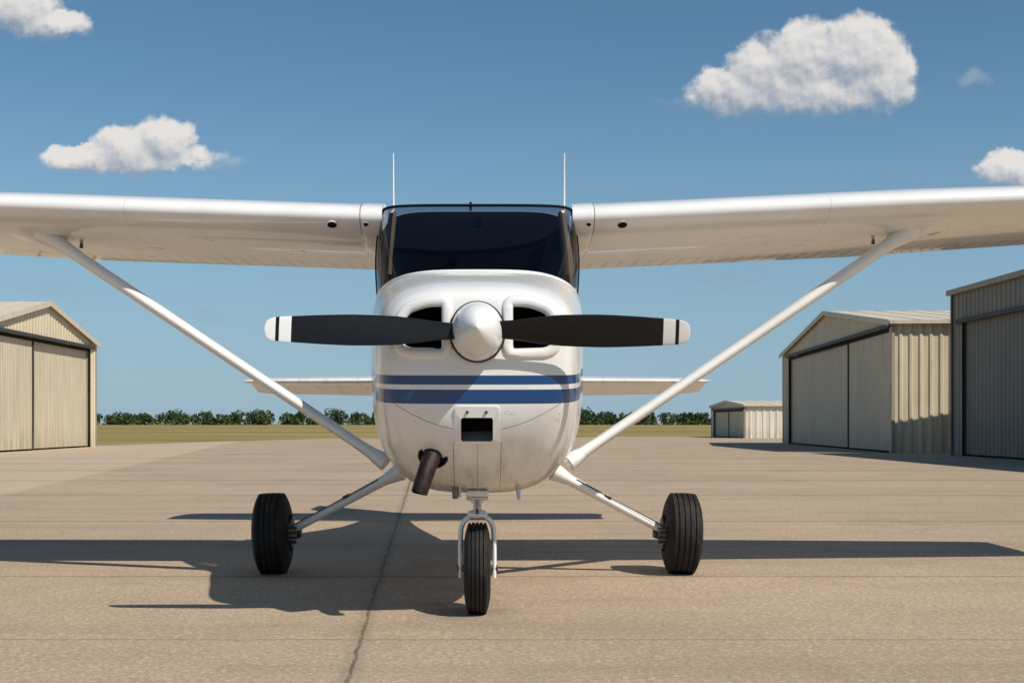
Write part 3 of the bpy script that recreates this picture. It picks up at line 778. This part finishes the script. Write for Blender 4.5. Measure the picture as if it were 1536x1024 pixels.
# ------------------------------------------------------------------ WORLD
SD = Vector((.69, -.64, 1.0)).normalized()
w = bpy.data.worlds.new("World"); sc.world = w; w.use_nodes = True
nt = w.node_tree; nt.nodes.clear(); nb = NB(nt)
out = nb.new('ShaderNodeOutputWorld'); bg = nb.new('ShaderNodeBackground'); sky = nb.new('ShaderNodeTexSky')
sky.sky_type = 'NISHITA'; sky.sun_disc = False
sky.sun_elevation = math.asin(SD.z); sky.sun_rotation = math.atan2(SD.x, SD.y)
sky.altitude = 0; sky.air_density = 1.0; sky.dust_density = 0.2; sky.ozone_density = 3.0
dirv = nb.new('ShaderNodeTexCoord').outputs['Generated']; DX, DY, DZ = nb.xyz(dirv)
tinted = nb.mix(1.0, sky.outputs[0], rgb(.86, 1.12, 1.14), 'MULTIPLY')
haze = nb.ss(DZ, .28, -.02, 0, .80)
tinted = nb.mix(haze, tinted, rgb(3.7, 5.5, 7.6))
nt.links.new(tinted, bg.inputs[0]); bg.inputs[1].default_value = 0.075
dy = nb.m('MAXIMUM', DY, .05)
U = nb.m('DIVIDE', DX, dy); Vv_ = nb.m('DIVIDE', DZ, dy)
P = nb.comb(U, Vv_, 0)
wc = nb.noise(P, 40, 6, 0.62, color=True)
PW = nb.vm('MULTIPLY_ADD', nb.vm('SUBTRACT', wc, (.5, .5, .5)), (.028, .026, 0), P)
big = [(.1968,.2553,.038,.0205), (.2225,.2690,.034,.027), (.2507,.2780,.035,.031), (.2942,.2819,.037,.033), (.3147,.2665,.026,.029), (.2583,.2563,.080,.0195),
       (-.2414,.2168,.025,.0190), (-.267,.2117,.030,.0175), (-.3055,.2045,.034,.0115), (-.2645,.2035,.066,.013),
       (-.3567,.3178,.036,.0225), (-.3286,.307,.034,.014),
       (.4095,.1948,.027,.0160), (.424,.190,.034,.013)]
faint = [(.189,.1128,.045,.009), (-.3286,.1025,.036,.010), (.3839,.2655,.015,.007), (-.208,.083,.014,.007), (-.192,.198,.016,.005), (.289,.0912,.015,.005), (.17,.245,.035,.006)]
def field(p, lst, smooth=True):
    f = None
    for (cu, cv_, ru, rv) in lst:
        q = nb.vm('MULTIPLY_ADD', p, (1/ru, 1/rv, 0), (-cu/ru, -cv_/rv, 0))
        q = nb.vm('DOT_PRODUCT', q, q)
        f = q if f is None else (nb.m('SMOOTH_MIN', f, q, .3) if smooth else nb.m('MINIMUM', f, q))
    return nb.m('SUBTRACT', 1.0, f)
F1 = field(PW, big)
F2 = field(nb.vm('ADD', PW, (.0035, .0105, 0)), big)
n1 = nb.noise(P, 55, 6, 0.58)
n2 = nb.noise(nb.vm('ADD', P, (.0026, .0046, 0)), 55, 4, 0.55)
dens = nb.m('ADD', F1, nb.m('MULTIPLY', nb.m('SUBTRACT', n1, .5), .8))
front = nb.m('GREATER_THAN', DY, .2)
lit = nb.m('ADD', nb.m('MULTIPLY', nb.m('SUBTRACT', F1, F2), .80), nb.m('MULTIPLY', nb.m('SUBTRACT', n1, n2), 1.3))
lit = nb.ss(lit, -.60, .62)
mask = nb.m('MULTIPLY', nb.m('MULTIPLY', nb.ss(dens, -.22, nb.m('MULTIPLY_ADD', lit, -.70, 1.05)), .96), front)
ff = nb.m('ADD', field(PW, faint, False), nb.m('MULTIPLY', nb.m('SUBTRACT', n1, .5), 1.6))
maskf = nb.m('MULTIPLY', nb.ss(ff, -.3, 1.4, 0, .22), front)
ccol = nb.mix(lit, rgb(.29, .345, .43), rgb(.80, .77, .74))
bg2 = nb.new('ShaderNodeBackground'); nt.links.new(ccol, bg2.inputs[0]); bg2.inputs[1].default_value = 1.0
mxs = nb.new('ShaderNodeMixShader'); nt.links.new(nb.m('MAXIMUM', mask, maskf), mxs.inputs[0])
nt.links.new(bg.outputs[0], mxs.inputs[1]); nt.links.new(bg2.outputs[0], mxs.inputs[2]); nt.links.new(mxs.outputs[0], out.inputs[0])
w.cycles.sampling_method = 'MANUAL'; w.cycles.sample_map_resolution = 512

# ------------------------------------------------------------------ SUN
ld = bpy.data.lights.new('sun', 'SUN'); ld.energy = 4.5; ld.angle = math.radians(.5); ld.color = (1.0, .94, .84)
lo = bpy.data.objects.new('sun', ld); COL.objects.link(lo); lo.rotation_euler = (-SD).to_track_quat('-Z', 'Y').to_euler(); lo.location = (20, -20, 30)

# ------------------------------------------------------------------ CAMERA
cd = bpy.data.cameras.new('camera'); cam = bpy.data.objects.new('camera', cd); COL.objects.link(cam)
cam.location = (0, 0, .92); cam.rotation_euler = (math.radians(90), 0, 0)
cd.lens = 45.72; cd.sensor_width = 36; cd.shift_x = .0339; cd.shift_y = .0801; cd.clip_start = .1; cd.clip_end = 9000
sc.camera = cam
sc.view_settings.view_transform = 'Standard'; sc.view_settings.look = 'None'; sc.view_settings.exposure = 0
